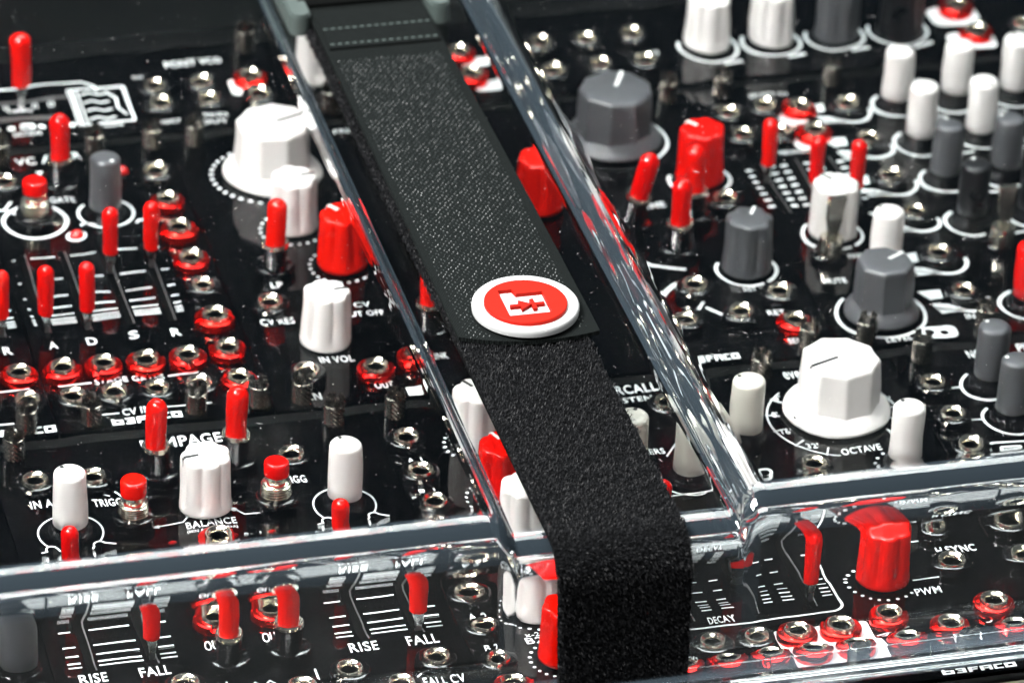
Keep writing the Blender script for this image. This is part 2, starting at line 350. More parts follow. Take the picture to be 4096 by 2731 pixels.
def put(kind, x, y, rz=0.0, label=None, tilt=None, z=0, wm=True):
    x, y = W(x, y) if wm else (x, y)
    k = mod_at(x, y)
    if k is None: return
    _, x0, x1, (y0, y1) = MODS[k]; ps = PROTO[kind]
    o = link(ps[0][0], ps[0][1], ROOT[k], (x - x0, y - y0, z), rz, tilt)
    if label: o['label'] = label
    for nm, me in ps[1:]: link(nm, me, o)
    return o
rnd = random.Random(3)
# every socket in view, read off the panels (mm from the lower right corner of the VC ADSR panel)
for x, y in [(2.1,155.5),(1.9,146.2),(14.3,155.6),(14.4,146.2),(27.4,146.1),(-43.8,114),(-6.1,113.1),(-5.6,57),(-45.2,14.2),(-35.5,14.2),(-25.5,14.2),(-15.5,14.2),(-55.9,14.2),(-65.8,14.2),
  (8.5,46.2),(10.1,13.9),(-60.1,-19.2),(-46.9,-20.2),(-0.9,-19.6),(26.5,-17.8),(26.5,-31.7),(26.5,-45),(-43,-102.9),(-7.3,-104.8),(2.6,-112.5),(12.3,-104.1),(-18.5,-109.1),(-57,-112),
  (25.2,-80),(25.2,-93.8),(25.2,-107.6),(72.8,-110.7),(82.6,-110.7),(151.4,-90),(152.7,-76.5),(135.2,-89.6),(136.2,-75),(115.6,-46.9),(120.0,-57.5),(89.7,-15.4),(79.6,-19.9),
  (130.7,28),(111,34.6),(118.6,20.3),(104.5,19.6),(174.7,38),(174.8,19.6),(154.2,-18.4),(154.1,-33),(154.1,-46),(155.1,-56.5),(153.8,116.5),(175.4,114.2),(153.6,103.4),(175.2,95.3),(174.9,76.6),(175.1,58),
  (143.8,114.8),(143.7,103.1),(130.3,73),(235.1,146.6),(105.6,159.8),(118,160),(130.6,160.4),(105.3,145.2),(118,145.6),(130.3,145.7),(-73,-112),(160,-105),(172,-105),(160,-118)]:
    put('jack_black', x, y, rnd.uniform(0, 6.3))
for x, y in [(27.3,156.2),(83.4,159.2),(83.7,146.5),(-55.7,26.8),(-45.3,26.8),(-35.6,26.8),(-25.6,26.8),(-15.7,26.8),(-5.7,28.7),(-5.8,14.7),(-5.7,42.8),(-5.8,70.5),(-5.9,84.5),(-6,98.8),
  (26.8,13.6),(37.1,16.9),(-24,-48.8),(-32,-78.1),(-18.6,-77.6),(26.2,-117.6),(25.6,-56.5),(114.1,-107.8),(92.4,-110.4),(102.4,-110.2),(126.5,-114.5),(138.7,-107.6),(115,-118.9),(103.2,-119.2),(93.4,-119.2),
  (83.6,-119.2),(139.8,-118.7),(73.8,-119.2),(64,-119.2),(130.4,14.6),(162.8,115),(162.8,102),(220.6,159.8),(221.4,145.7)]:
    put('jack_red', x, y, rnd.uniform(0, 6.3), 'jack with a glossy red ring nut')
for x, y in [(-18.6,128),(-3.9,128),(7,128),(29.6,174),(-42.8,128),(-42.5,5.4),(-17.8,5.4),(-3.2,5.4),(-57.6,5.4),(-62.5,-5.4),(7.3,5.4),(12.4,-5.4),(26.9,-5.4),(44.5,138.5),(115.7,-5.4),(145.5,5.4),
  (155.8,-5.4),(131,5.4),(175.6,5.4),(175.9,128),(146.1,128),(131.3,128),(101.5,-126.5),(126.5,-126.5),(160,-126.5),(-60,-126.5),(40,-126.5),(95,-5.4)]:
    put('thumb_screw', x, y, rnd.uniform(0, 1.57))
for kind, x, y, a in [('small_white',-55.5,-38.1,35),('small_white',7.1,-38.9,20),('small_white',137.2,-48.4,25),('small_white',160.2,36.4,40),('small_white',188.7,113.8,100),('small_white',204.8,113.8,70),
  ('small_white',220.9,113.8,10),('small_white',188.7,94.3,160),('small_white',204.8,94.3,200),('small_white',220.9,94.3,200),('small_cream',86.8,-44.4,60),('small_cream',104.2,-30.5,45),('small_cream',73.6,-40.1,-30),
  ('small_grey',-21.8,97.2,-150),('small_grey',168,-19.2,30),('small_grey',168.4,-34.0,60),('small_grey',188.7,74.7,0),('small_grey',204.8,74.7,50),('small_grey',220.9,74.7,50),
  ('small_black',188.7,54,0),('small_black',204.8,54,0),('small_red',189.3,14,0),('small_grey',-76.5,-88,0),
  ('med_white',-24,-34.4,95),('med_white',22,82.2,-84),('med_white',18.1,28.9,-84),('med_white',149.5,153.5,-20),('med_white',166.8,153,-20),('med_white',152.6,54.5,28),
  ('med_white',42.3,-20.5,28),('med_white',39.6,-87.5,-40),('med_white',42.0,-66.0,-40),('med_white',45,155,0),('med_red',30,63,30),('med_red',127.7,86.6,35),('med_red',117.7,-91.8,-20),('med_red',42.6,-43.2,20),
  ('med_red',40.3,-107.1,0),('med_red',84.0,80.2,0),('med_grey',126.6,42.4,-30),('med_grey',184.4,151.8,0),('med_black',201.8,150.8,0),('med_black',201,30,0),
  ('big_white',22.8,109.1,-74),('big_white',128.8,-23.4,108),('big_grey',111.5,109.7,-26),('level_grey',152.8,16.3,-58)]:
    put(kind, x, y, radians(a), {'white': 'white knob', 'red': 'red knob', 'grey': 'grey knob', 'black': 'black knob', 'cream': 'cream knob'}[kind.split('_')[1]])
for x, y, t in [(-30.3,112.7,None),(-32.3,-19.5,(0,0)),(-13.8,-18,(0,.03)),(-31.7,-94.2,None),(-18,-92.7,None),(13.2,62.7,(0,.02)),(43.3,28.8,None),(120.5,67.7,(-.06,.0)),(112.5,53.5,(0,.0)),(104.3,68.5,(.05,.22))]:
    put('toggle', x, y, 0, None, t)
for x, y in [(-39.3,97.3),(-41,-37.2),(-8.1,-36)]: put('button', x, y, rnd.uniform(0, 3))
for x, y, t in [(148.2,43.8,(0,.06)),(192,40.9,(0,.02))]: put('paddle', x, y, 0, None, t)
for x, y in [(-30.7,88.8),(-13.8,117.3),(-11.5,-48.2),(-34.2,-48.4)]: put('led', x, y)
# sliders: slot with its steel edge, lever and cap
def slider(x, yl, y0, y1, cap=True):
    y0 = W(x, y0)[1]; y1 = W(x, y1)[1]; x, yl = W(x, yl)
    if y0 < -62: x = x if x < 0 else x
    k = mod_at(x, yl); _, X0, X1, (Y0, Y1) = MODS[k]
    b = MB(); b.prism([(px, py) for px, py in arc(0, y1 - yl, 1.05, 0, 180, 8) + arc(0, y0 - yl, 1.05, 180, 360, 8)], 0.02, 0.06)
    s = link('slider_slot', b.mesh('slider_slot', M['slot'], 0), ROOT[k], (x - X0, yl - Y0, 0))
    b = MB(); b.box(.72, 1.02, y0 - yl - .6, y1 - yl + .6, .05, .16); link('slot_edge', b.mesh('slot_edge', M['slotrail'], 0), s)
    put('slider', x, yl, wm=False)
for x, yl in ((-56.2, 47.4), (-45.6, 47.2), (-35.7, 47.2), (-25.5, 71.3), (-15.4, 71.9)): slider(x, yl, 46.6, 81.6)
for x, yl in ((-60.9, -67.0), (-47.2, -87.0), (-0.7, -68.0), (12.0, -88.5)): slider(x, yl, -90.2, -46.8)
for x, yl in ((57, -90), (71.4, -75.0), (85.6, -84.5), (99.9, -95.2)): slider(x, yl, -98.2, -62)
for x, yl in ((144.5, 83.3), (153.6, 72.5), (162.9, 68.5)): slider(x, yl, 67, 91)

# ------------------------------------------------------------------ printed markings
PZ = 0.07
def rib(k, pts, wd=0.35, closed=False):
    _, x0, x1, (y0, y1) = MODS[k]; PRINT[k].ribbon([(x - x0, y - y0) for x, y in [W(*q) for q in pts]], wd, PZ, closed)
def polyp(k, pts, dz=0):
    _, x0, x1, (y0, y1) = MODS[k]; PRINT[k].poly([(x - x0, y - y0) for x, y in [W(*q) for q in pts]], PZ + dz)
def disc(k, x, y, r): polyp(k, arc(x, y, r, 0, 345, 12))
def rrect(x0, x1, y0, y1, r): return arc(x1 - r, y1 - r, r, 0, 90, 5) + arc(x0 + r, y1 - r, r, 90, 180, 5) + arc(x0 + r, y0 + r, r, 180, 270, 5) + arc(x1 - r, y0 + r, r, 270, 360, 5)
def scale(k, xs, xa, xb, ys, wd=0.4):
    for i, y in enumerate(ys):
        edges = [xa] + [q for x in xs for q in (x - 1.9, x + 1.9)] + [xb]
        for j in range(0, len(edges), 2):
            if edges[j + 1] > edges[j]: rib(k, [(edges[j], y), (edges[j + 1], y)], wd)
ys = [80, 69.3, 61.8, 57.0, 53.7, 51.9, 50.8, 49.8]
scale('V', [-45.6, -35.7, -25.5, -15.4], -48.2, -11.7, ys, .42)
scale('L', [-86, -76, -66, -56.2], -90, -52.3, ys, .42)
ysr = [-48, -56.5, -68.5, -74.5, -80.6, -84.2, -86.3, -88.0]
scale('M', [-60.9, -47.2], -65.6, -41.6, ysr, .5); scale('M', [-0.7, 12.0], -6.6, 17.6, ysr, .5)
for xc in (57, 71.4, 85.6, 99.9):
    for y in (-64, -71, -77.5, -83, -87.2, -90.2, -92.0, -93.6, -95.0):
        for sgn in (-1, 1): rib('D', [(xc + sgn * 4.6 - 1.2, y), (xc + sgn * 4.6 + 1.2, y)], .4)
rib('D', [(106.5, -62), (106.5, -97.5)] + arc(103.5, -98.5, 3, 0, -80, 6) + [(84, -101.8), (56, -101.8)], .55)
# VC ADSR details
rib('V', arc(-39.3, 97.3, 7.6, 0, 350, 40), 1.0, True); rib('V', arc(-30.7, 88.8, 2.1, 0, 345, 18), .7, True)
rib('V', arc(-21.6, 98.2, 6.9, -40, -320 + 90, 30), .7); rib('V', arc(-21.6, 98.2, 6.9, -40, 60, 20), .7)
rib('V', [(-29, 93.5), (-27.6, 94.3), (-24.5, 93.2)], .7); rib('V', [(-15, 92.2), (-14.2, 93.6), (-11, 92.4)], .7)
rib('V', [(-50, 104.2), (-45.5, 104.2), (-43.5, 107.5)], .7); rib('V', [(-45.5, 104.2), (-43, 101.5)], .7)
rib('V', [(-47, 22.2), (-39.5, 22.2)], .4); rib('V', [(-21.2, 22.2), (-14, 22.2)], .4); rib('V', [(-41, 8.6), (-35.4, 8.6)], .4); rib('V', [(-27.4, 8.6), (-13.5, 8.6)], .4)
rib('L', [(-80, 22.2), (-54, 22.2)], .4); rib('L', [(-80, 8.6), (-60, 8.6)], .4)
polyp('V', [(-35, 121.5), (-33, 121.5), (-34, 119.6)])
# rampage details
for cx, cy in ((-55.5, -38.1), (7.1, -38.9)):
    rib('M', arc(cx, cy, 7.2, -35, 215, 36), .4)
    rib('M', [(cx - 7.8, cy - 6.6), (cx - 6.2, cy - 6.2)] + arc(cx - 5.2, cy - 5.6, 1.3, 200, 20, 8) + [(cx - 3.4, cy - 6.6)], .4)
    rib('M', [(cx + 3.8, cy - 6.8)] + arc(cx + 5.6, cy - 5.4, 1.3, 200, 20, 8) + [(cx + 9.2, cy - 6.2)], .4)
rib('M', [(-36.2, -39.4), (-29.8, -38.6), (-28.4, -36.8)], .4); disc('M', -28.2, -36.5, .75); polyp('M', [(-37.8, -39.6), (-35.6, -38.7), (-35.6, -40.1)])
rib('M', [(-17.4, -36.2), (-15.8, -38.4), (-10, -38.4)], .4); disc('M', -17.8, -36.0, .75); polyp('M', [(-8.4, -38.4), (-10.4, -37.6), (-10.4, -39.2)])
rib('M', [(-42.6, -23.4), (-40.9, -26.5)], .35); rib('M', [(-47.5, -23.2), (-44, -25)], .35)
def tri(k, x, y, n):
    pts = [(x - 1, y)]
    for i in range(n): pts += [(x + i * 3.2, y), (x + 1.6 + i * 3.2, y + 2), (x + 3.2 + i * 3.2, y)]
    rib(k, pts + [(x + n * 3.2 + 1, y)], .35)
tri('M', -29, -104.4, 2); tri('M', -29, -108, 1); rib('M', [(-33.5, -101), (-33.5, -106)], .4); rib('M', [(-14, -100), (-14, -105)], .4)
rib('M', [(-4, -110), (0, -111.5)], .35); rib('M', [(6, -109), (9, -106)], .35)
def dots(k, cx, cy, r, a0, a1, n, rr=.42):
    for i in range(n):
        a = radians(a0 + (a1 - a0) * i / (n - 1)); disc(k, cx + r * cos(a), cy + r * sin(a), rr)
for x, y in ((39.6, -87.5), (40.3, -107.1), (42.6, -43.2), (42.3, -20.5), (42, -66)): dots('C', x, y, 7.6, -60, -300, 17)
dots('E', 117.7, -91.8, 7.9, -50, -310, 18); dots('E', 137.2, -48.4, 6.6, -40, -320, 15)
dots('F', 30, 63, 7.8, -60, -300, 17); dots('F', 22, 82.2, 8, -60, -300, 17); dots('F', 21.6, 109.1, 14.2, -60, -300, 25, .55)
# octave dial
rib('E', arc(127.6, -25.6, 15.8, 128, 258, 40), .4); rib('E', arc(127.6, -25.6, 15.8, -36, 52, 30), .4)
for a in (140, 166, 192, 218, 246, -36, -10, 8, 30):
    a = radians(a); rib('E', [(127.6 + 12.6 * cos(a), -25.6 + 12.6 * sin(a)), (127.6 + 16.3 * cos(a), -25.6 + 16.3 * sin(a))], .4)
rib('E', [(124.5, -93), (131.5, -93)], .5); rib('E', [(125, -77), (131, -77)], .5)
rib('E', [(110, -113), (118, -111)], .35); tri('E', 112, -113.4, 1); tri('E', 136.5, -112.6, 1)
# percall patches under the red jacks
for i, (x, y) in enumerate(((92.4, -110.4), (102.4, -110.2), (93.4, -119.2), (103.2, -119.2))): polyp('D', rrect(x - 4.6, x + 7.0, y - 5.2, y + 3.8, 1.2), -.03 + i * .004)
rib('D', arc(86.8, -44.4, 6.6, 160, 380 - 90, 24), .4); rib('D', arc(86.8, -44.4, 6.6, -60, 20, 12), .4); rib('D', [(66, -50.2), (96, -50.2)] + arc(98, -53, 3, 90, 0, 6), .5)
rib('D', [(84.5, -34.0), (88, -29)], .4); rib('D', [(104, -52.3), (107, -49)], .4)
# right hand side rings and patches
for x, y in [(a, c) for a in (188.7, 204.8, 220.9) for c in (113.8, 94.3, 74.7, 54)]: rib('K', arc(x, y, 6.4, 120, 285, 20), 1.0); rib('K', arc(x, y, 6.4, -50, -20, 6), 1.0); rib('K', [(x + 6, y - 7.5), (x + 12, y - 7.5)], .8)
rib('K', arc(189.3, 14, 6.6, 110, 290, 20), .9)
for x, y in ((168, -19.2), (168.4, -34.0)): rib('N', arc(x, y, 6.6, 125, 285, 20), .7); rib('N', [(x - 13.5 + 1.5, y + .8), (x - 6.8, y + .8)], .5)
rib('N', rrect(159, 169, -51.5, -43.5, .3), .6, True); rib('N', rrect(161.5, 166.5, -49.5, -45.5, .3), .6, True); polyp('N', rrect(162, 172, -58, -55, .3))
for x, y, R, k, a0, a1 in ((152.8, 16.3, 11, 'S', 130, 300), (152.8, 16.3, 11, 'S', -50, 40), (152.6, 54.5, 7.6, 'S', 130, 290), (152.6, 54.5, 7.6, 'S', -60, 30), (111.5, 109.7, 14.0, 'Q', -60, 60), (127.7, 86.6, 7.6, 'Q', 150, 280), (127.7, 86.6, 7.6, 'Q', -50, 30), (126.6, 42.4, 7.4, 'Q', 140, 290), (126.6, 42.4, 7.4, 'Q', -60, 30)):
    rib(k, arc(x, y, R, a0, a1, 30), .8)
for x in (149.5, 166.8, 184.4, 201.8): rib('W', arc(x, 152.6, 7.8, 150, 390, 30), .9); rib('W', [(x + 2, 143.6), (x + 7, 144.6)], 1.1)
for y in (114.2, 95.3, 76.6, 58, 38, 19.6):
    x = 175
    polyp('S', [(x - 10.5, y + 4.5), (x - 4.6, y + 4.5), (x - 5.2, y + .5), (x - 8.4, y + .3)]); rib('S', [(x - 8, y - 3.8), (x - 3, y - 5.6)] + arc(x + 1, y - 1.5, 5.2, -120, 10, 14), 1.0); polyp('S', [(x - 8.6, y - 1.5), (x - 5, y - 2.6), (x - 1, y - 5.8), (x - 7.5, y - 6.2)])
for x, y in ((162.8, 115), (162.8, 102)): polyp('S', rrect(x - 6, x + 1, y - 5.8, y + 1, 2), -.03)
for x, y in ((220.6, 159.8), (221.4, 145.7)): polyp('X', rrect(x - 8, x + 5, y - 7, y + 3, 3))
for i in range(3):
    for j in range(7):
        for sx in (-3, 3): rib('S', [(144.5 + i * 9.2 + sx - .9, 89 - j * 3.2), (144.5 + i * 9.2 + sx + .9, 89 - j * 3.2)], 1.0)
for x, y in ((83.4, 159.2), (83.7, 146.5)): polyp('T', rrect(x, x + 7.5, y - 6, y - 1, 1.5))
polyp('P', rrect(21.5, 26, 150, 158, 1.5)); rib('Q', [(110, 27), (112, 30), (110, 33)], .8); rib('Q', [(112, 27.5), (116, 22)], .8)
rib('Q', [(102.5, 55), (102.5, 50), (104, 48)] + [(112, 45)], .9); rib('Q', arc(112, 30, 10, 100, 160, 12), 1.3); rib('Q', [(96.5, 28), (97.5, 6)] + arc(101, 6, 3.5, 180, 260, 6), .9)
# tile at the back left: slots, box, dots
def bar(k, x0, x1, y, wd, m_, nm):
    _, X0, X1, (Y0, Y1) = MODS[k]; x0, y = W(x0, y); x1 -= 1.15; b = MB(); b.box(x0 - X0, x1 - X0, y - wd / 2 - Y0, y + wd / 2 - Y0, .04, .2); link(nm, b.mesh(nm, m_, 0), ROOT[k])
bar('P', -60, -21, 156.8, 1.3, M['slotrail'], 'slider_slot'); bar('P', -60, -23.5, 147.8, 2.0, M['slotrail'], 'slider_slot')
rib('P', [(-60, 164.3), (-15.5, 164.3), (-12.6, 161.8), (-12.2, 159)], .8); rib('P', rrect(-19, -5.4, 142.4, 160.5, 1), .8, True); rib('P', rrect(-20, -17.6, 142.4, 160.5, .6), .4, True)
for i in range(4): rib('P', [(-16.8, 157.5 - i * 4.2), (-14.5, 158.3 - i * 4.2), (-12.5, 157 - i * 4.2), (-10.2, 157.8 - i * 4.2)], .7)
rib('P', [(-10, 158.5), (-8, 155), (-8.6, 150), (-7, 146)], .7); polyp('P', rrect(-34.8, -31, 142.3, 145.3, 1))
for i in range(7): disc('P', -45 + i * 3.9, 143.4, 1.0)
for i in range(6): rib('P', rrect(-45 + i * 3.9, -44 + i * 3.9, 153.2, 155.2, .3), .3, True)
def slider_cap_tile():
    o = put('slider', -32.3, 156.8); o.scale = (1.35, 1.35, 1.12)
slider_cap_tile()
# maker's mark in block letters: b 3 F A C O
def logo(k, x, y, w_, h_):
    u = w_ / 26.0
    def P(a, c, d, e): polyp(k, [(x + a * u, y + c * h_), (x + d * u, y + c * h_), (x + d * u, y + e * h_), (x + a * u, y + e * h_)])
    P(0, 0, 4.2, .3); P(0, .3, 1.2, 1); P(1.2, .62, 4.2, .8); P(3.0, .3, 4.2, .62)
    P(5, 0, 8.4, .22); P(5, .78, 8.4, 1); P(5.6, .4, 8.4, .6); P(7.2, .22, 8.4, .4); P(7.2, .6, 8.4, .78)
    P(9.2, 0, 10.4, 1); P(10.4, .78, 12.8, 1); P(10.4, .4, 12.4, .6)
    P(13.4, 0, 14.6, 1); P(14.6, .78, 16.4, 1); P(16.4, 0, 17.6, 1); P(14.6, .35, 16.4, .52)
    P(18.2, 0, 19.3, 1); P(19.3, .78, 21.4, 1); P(19.3, 0, 21.4, .22)
    P(22, 0, 26, .28); P(22, .72, 26, 1); P(22, .28, 23.2, .72); P(24.8, .28, 26, .72)
logo('V', -37.8, 3.6, 16.5, 2.6); logo('L', -67.5, 3.6, 16.5, 2.6); logo('Q', 100.5, 3.4, 13, 2.4); logo('E', 119.5, -131.9, 17, 1.7)
polyp('S', rrect(158.5, 168.5, 3.2, 8.4, 2)); polyp('F', [(32.4, 2.8), (36.2, 2.8), (36.2, 6.4), (32.4, 6.4)])
def blackmark(k, pts):
    _, X0, X1, (Y0, Y1) = MODS[k]; b = MB(); b.poly([(x - X0, y - Y0) for x, y in [W(*q) for q in pts]], PZ + .03); link('emblem_detail', b.mesh('emblem_detail', M['panel'], 0), ROOT[k])
blackmark('S', arc(161.8, 6.0, 1.3, 0, 340, 10)); blackmark('S', arc(165.4, 5.6, 1.1, 0, 340, 10))
TXT = [
("P","PONY VCO",15.0,169.5,14.8,3.2),("P","INT",-0.8,163.9,3.0,1.6),("P","1V/OCT",2.4,140.0,6.8,1.8),("P","INDEX",15.3,141.1,6.4,1.8),("P","OUT",13.9,137.6,6.8,2),
("P","TIMBRE",-33.5,152.0,7.0,1.8),("P","OCTAVE",-33.7,140.2,7.1,2.0),("P","SHAPE",-12.3,140.6,6.3,1.4),("V","VC ADSR",-30.7,127.2,16.6,3.6),("V","GATE",-30.8,106.3,6.4,2.6),
("V","A",-45.4,40.2,2.3,3.4),("V","D",-35.9,40.4,2.5,3.4),("V","S",-25.7,40.8,2.3,3.4),("V","R",-15.6,40.4,2.4,3.4),("V","STAGE GATES",-30.4,22.2,16.5,2.2),("V","CV IN",-31.4,8.7,6.4,2.8),
("L","R",-56.0,40.1,2.2,3.4),("F","LP",12.4,56.6,2.7,2.2),("F","CV RES",9.1,40.9,8.3,2.8),("F","CV",30.7,44.4,4.3,2.4),("F","CUT OFF",30.0,40.1,10.8,2.4),
("F","IN VOL",19.2,21.5,8.2,2.8),("F","OUT",27.6,8.5,4.4,2.8),("F","IN",10.9,6.9,2.5,2.8),("F","LINK",43.4,18.2,4.1,2.6),("F","FREQ",46.0,126.8,6.4,2.6),
("M","RAMPAGE",-23.8,-6.2,18.8,4.0),("M","IN A",-59.7,-25.6,5.0,3),("M","TRIGG",-45.1,-27.6,6.8,3),("M","TRIGG",-2.2,-26.9,6.3,3),("M","BALANCE",-23.8,-40.4,11.2,2.6),
("M","(MIN A>B MAX B>A)",-24.0,-43.0,11.2,1.4),("M","B>A",-15.3,-47.1,4.6,2.6),("M","RISE",-61.2,-93.7,6.3,3.6),("M","FALL",-47.6,-93.7,6.6,3.6),("M","RISE",-1.6,-93.7,6.3,3.6),
("M","FALL",11.9,-93.7,6.6,3.6),("M","FALL CV",12.7,-109.8,9.1,3.2),("M","OUT",-33.4,-85.6,4.5,3),("M","OUT",-19.9,-85.1,4.5,3),("M","BUT",-31.0,-70.3,4.9,2),("M","BUT",-17.7,-69.8,4.9,2),
("C","A 1",27.1,-24.2,3.5,2.6),("C","B 1",26.7,-37.6,3.7,2.6),("C","C 1",27.5,-50.6,3.5,2.6),("C","A 2",25.5,-86.2,3.6,2.6),("C","B 2",25.5,-99.9,3.7,2.6),("C","C 2",25.6,-112.9,3.5,2.6),
("C","(NORM +10V)",25.8,-39.6,6.3,1.1),("C","(NORM +5V)",27.1,-52.9,6.1,1.1),("C","x-2",35.7,-96.5,3.0,1.6),("C","B2",35.6,-98.8,3.6,2.4),("C","x-2",38.1,-116.1,3.2,1.5),("C","C2",37.6,-118.3,3.3,2.2),
("D","PERCALL",83.4,-5.0,13.5,3.8),("D","LISTEN",83.1,-9.4,9.6,2),("D","CHOKERS",78.9,-31.5,11.5,2.4),("D","VOL",79.3,-47.4,3.5,2.2),
("D","DECAY",78.2,-99.3,6.2,2.8),("D","OUT CVs",65.8,-113.0,5.9,1.8),("D","D",105.0,-44.5,3.2,3.6),("D","1",97.9,-113.9,0.9,1.8),("D","2",108.0,-113.8,1.1,1.8),
("E","even vco",127.1,-6.0,11.9,3.4),("E","4'",116.8,-15.2,1.5,2.2),("E","8'",114.3,-21.8,1.6,2.2),("E","16'",114.8,-29.3,2.7,2.2),("E","32'",118.9,-36.0,3.0,2.2),
("E","1'",142.3,-20.4,1.5,2.2),("E","1/2",139.4,-33.9,2.6,2.2),("E","OCTAVE",129.6,-39.8,9.4,2.6),("E","PWM",126.9,-97.9,6.6,2.8),("E","H.SYNC",138.8,-82.2,8.8,2.8),("E","EVEN",128.8,-120.2,6.3,2.2),
("N","NOISE",171.0,-5.0,7.3,3.6),("N","PLETHORA",187.2,-5.0,14.4,3.6),("N","X",173.0,-21.8,1.5,2.2),("N","Y",170.5,-39.5,1.6,2.2),("Q","RET VOL",127.4,33.5,8.0,2.2),("Q","RET",127.9,21.6,4.4,2.2),
("Q","SEND",129.5,8.6,5.5,2.2),("Q","TIME",112.3,76.4,6.4,2.4),("S","MUTE",146.5,33.2,5.8,2.2),("S","LEVEL",153.5,2.9+1.6,6.6,2.2),("S","IN 1",174.6,11.0,4.2,2.2),
("S","PAN",154.9,43.2,3.4,2.0),("S","SELECT CV",157.7,124.8,10.7,2),("S","FEEDBACK CV",156.2,95.5,9.3,1.8),("K","MIX",195,124.6,9,2.4),("J","ON",134.0,152.3,3.4,2.2)]
dg = None
def text_obj(k, s, x, y, w_, h_):
    cu = bpy.data.curves.new('lettering', 'FONT'); cu.body = s; cu.offset = 0.012; cu.resolution_u = 3; cu.size = 1.0; cu.space_character = 1.08
    o = bpy.data.objects.new('lettering_source', cu); col.objects.link(o); return o, cu
srcs = []
for t in TXT: srcs.append((t, *text_obj(*t)))
bpy.context.view_layer.update(); dg = bpy.context.evaluated_depsgraph_get()
for (k, s, x, y, w_, h_), o, cu in srcs:
    me = bpy.data.meshes.new_from_object(o.evaluated_get(dg)); me.name = 'lettering'
    xs_ = [v.co.x for v in me.vertices]; ys_ = [v.co.y for v in me.vertices]
    ax, bx, ay, by = min(xs_), max(xs_), min(ys_), max(ys_); _, X0, X1, (Y0, Y1) = MODS[k]; x, y = W(x, y)
    sx, sy = w_ / (bx - ax), h_ / (by - ay)
    for v in me.vertices: v.co = Vector((((v.co.x - (ax + bx) / 2) * sx) * S, ((v.co.y - (ay + by) / 2) * sy) * S, 0))
    me.materials.clear(); me.materials.append(M['print'])
    bpy.data.objects.remove(o); bpy.data.curves.remove(cu)
    q = link('lettering', me, ROOT[k], (x - X0, y - Y0, PZ + .012)); q['label'] = 'white printed word ' + s
for k, b in PRINT.items():
    if b.v: link('printed_lines', b.mesh('printed_lines', M['print'], 0), ROOT[k])

# ------------------------------------------------------------------ clear lid
def fillet(pts, rad, n=10, segs=None):
    out = [pts[0]]
    for i in range(1, len(pts) - 1):
        a, c, d = Vector(pts[i - 1]), Vector(pts[i]), Vector(pts[i + 1])
        u = (a - c).normalized(); v_ = (d - c).normalized(); ang = math.acos(max(-1, min(1, u.dot(v_)))); r = rad[i - 1]
        t = r / math.tan(ang / 2); p0 = c + u * t; p1 = c + v_ * t
        cen = c + (u + v_).normalized() * (r / math.sin(ang / 2)); a0 = atan2(*(p0 - cen).yx); a1 = atan2(*(p1 - cen).yx)
        da = (a1 - a0 + pi) % (2 * pi) - pi
        prev = Vector(out[-1]); ns = segs[i - 1]
        for q in range(1, ns): out.append(tuple(prev + (p0 - prev) * q / ns))
        for q in range(n + 1): out.append((cen.x + r * cos(a0 + da * q / n), cen.y + r * sin(a0 + da * q / n)))
    prev = Vector(out[-1]); e = Vector(pts[-1]); ns = segs[-1]
    for q in range(1, ns + 1): out.append(tuple(prev + (e - prev) * q / ns))
    return out
SG = SGI = (2, 1, 4, 8, 8, 150, 8, 4)
po = fillet([(-140, 13.1), (-138.4, 13.1), (-137.6, 12), (-131.6, 12), (-130.8, 29), (-130.2, 50), (188, 50), (190, 12), (197, 12)], (.5, .5, 1.6, 60, 9.5, 5, 3), 16, SG)
pi_ = fillet([(-140, 9), (-138.4, 9), (-137.6, 9.4), (-128.6, 9), (-127.0, 30), (-126.0, 45.8), (185, 45.4), (187, 9), (197, 9)], (.5, .5, 3, 60, 1.5, 8, 6), 16, SGI)
xo = fillet([(-125, 12), (-123.5, 50), (20.6, 50), (22.2, 44.5), (71.2, 44.5), (73.6, 50), (299, 50), (300.5, 12)], (5, 5.6, 1.2, 1.6, 6.6, 5), 10, (2,) * 7)
xi = fillet([(-122, 9), (-120.5, 45.4), (18.6, 45.4), (21.8, 39.9), (71.4, 39.9), (76.0, 45.4), (296, 45.4), (297.5, 9)], (10, 1.6, 3, 3, 2, 10), 14, (2,) * 7)
def interp(pr, x, lo):
    if x <= pr[0][0]: return lo
    if x >= pr[-1][0]: return lo
    for a, c in zip(pr, pr[1:]):
        if a[0] <= x <= c[0] and c[0] > a[0]: return a[1] + (c[1] - a[1]) * (x - a[0]) / (c[0] - a[0])
    return lo
gx = []; x = -126.0
while x <= 301.5:
    gx.append(x)
    near = (-127 <= x < -108) or (14 <= x < 28) or (64 <= x < 82) or (284 <= x < 302)
    x += 0.2 if near else 3.0
nv = len(po); V = []; Fc = []; MI = []
for x in gx:
    ho = (interp(xo, x, 12) - 12) / 38.0; hi = (interp(xi, x, 9) - 9) / 36.4
    wob = 0.05 * sin(x * .21) + 0.03 * sin(x * .53 + 1)
    for (y, z) in po: V.append((x, y, 12 + (z - 12) * ho))
    for (y, z) in pi_: V.append((x, y + wob * (z > 12), 9 + (z - 9) * hi + .6 * wob * .5 * sin(y * .17 + x * .09) * (z > 30)))
n2 = 2 * nv
def flat(x, y, z, inner):
    # outer bends and front flange get painted bluish sheen of reflected light; rest clear
    if z < 13 and y < -131: return 2
    if inner: return 1
    return 0 if ((y < -121 and 43 < z < 50.1) or 18.5 < x < 23.2 and y < 180 and z > 20 or 70.2 < x < 75.2 and y < 180 and z > 20) else 1
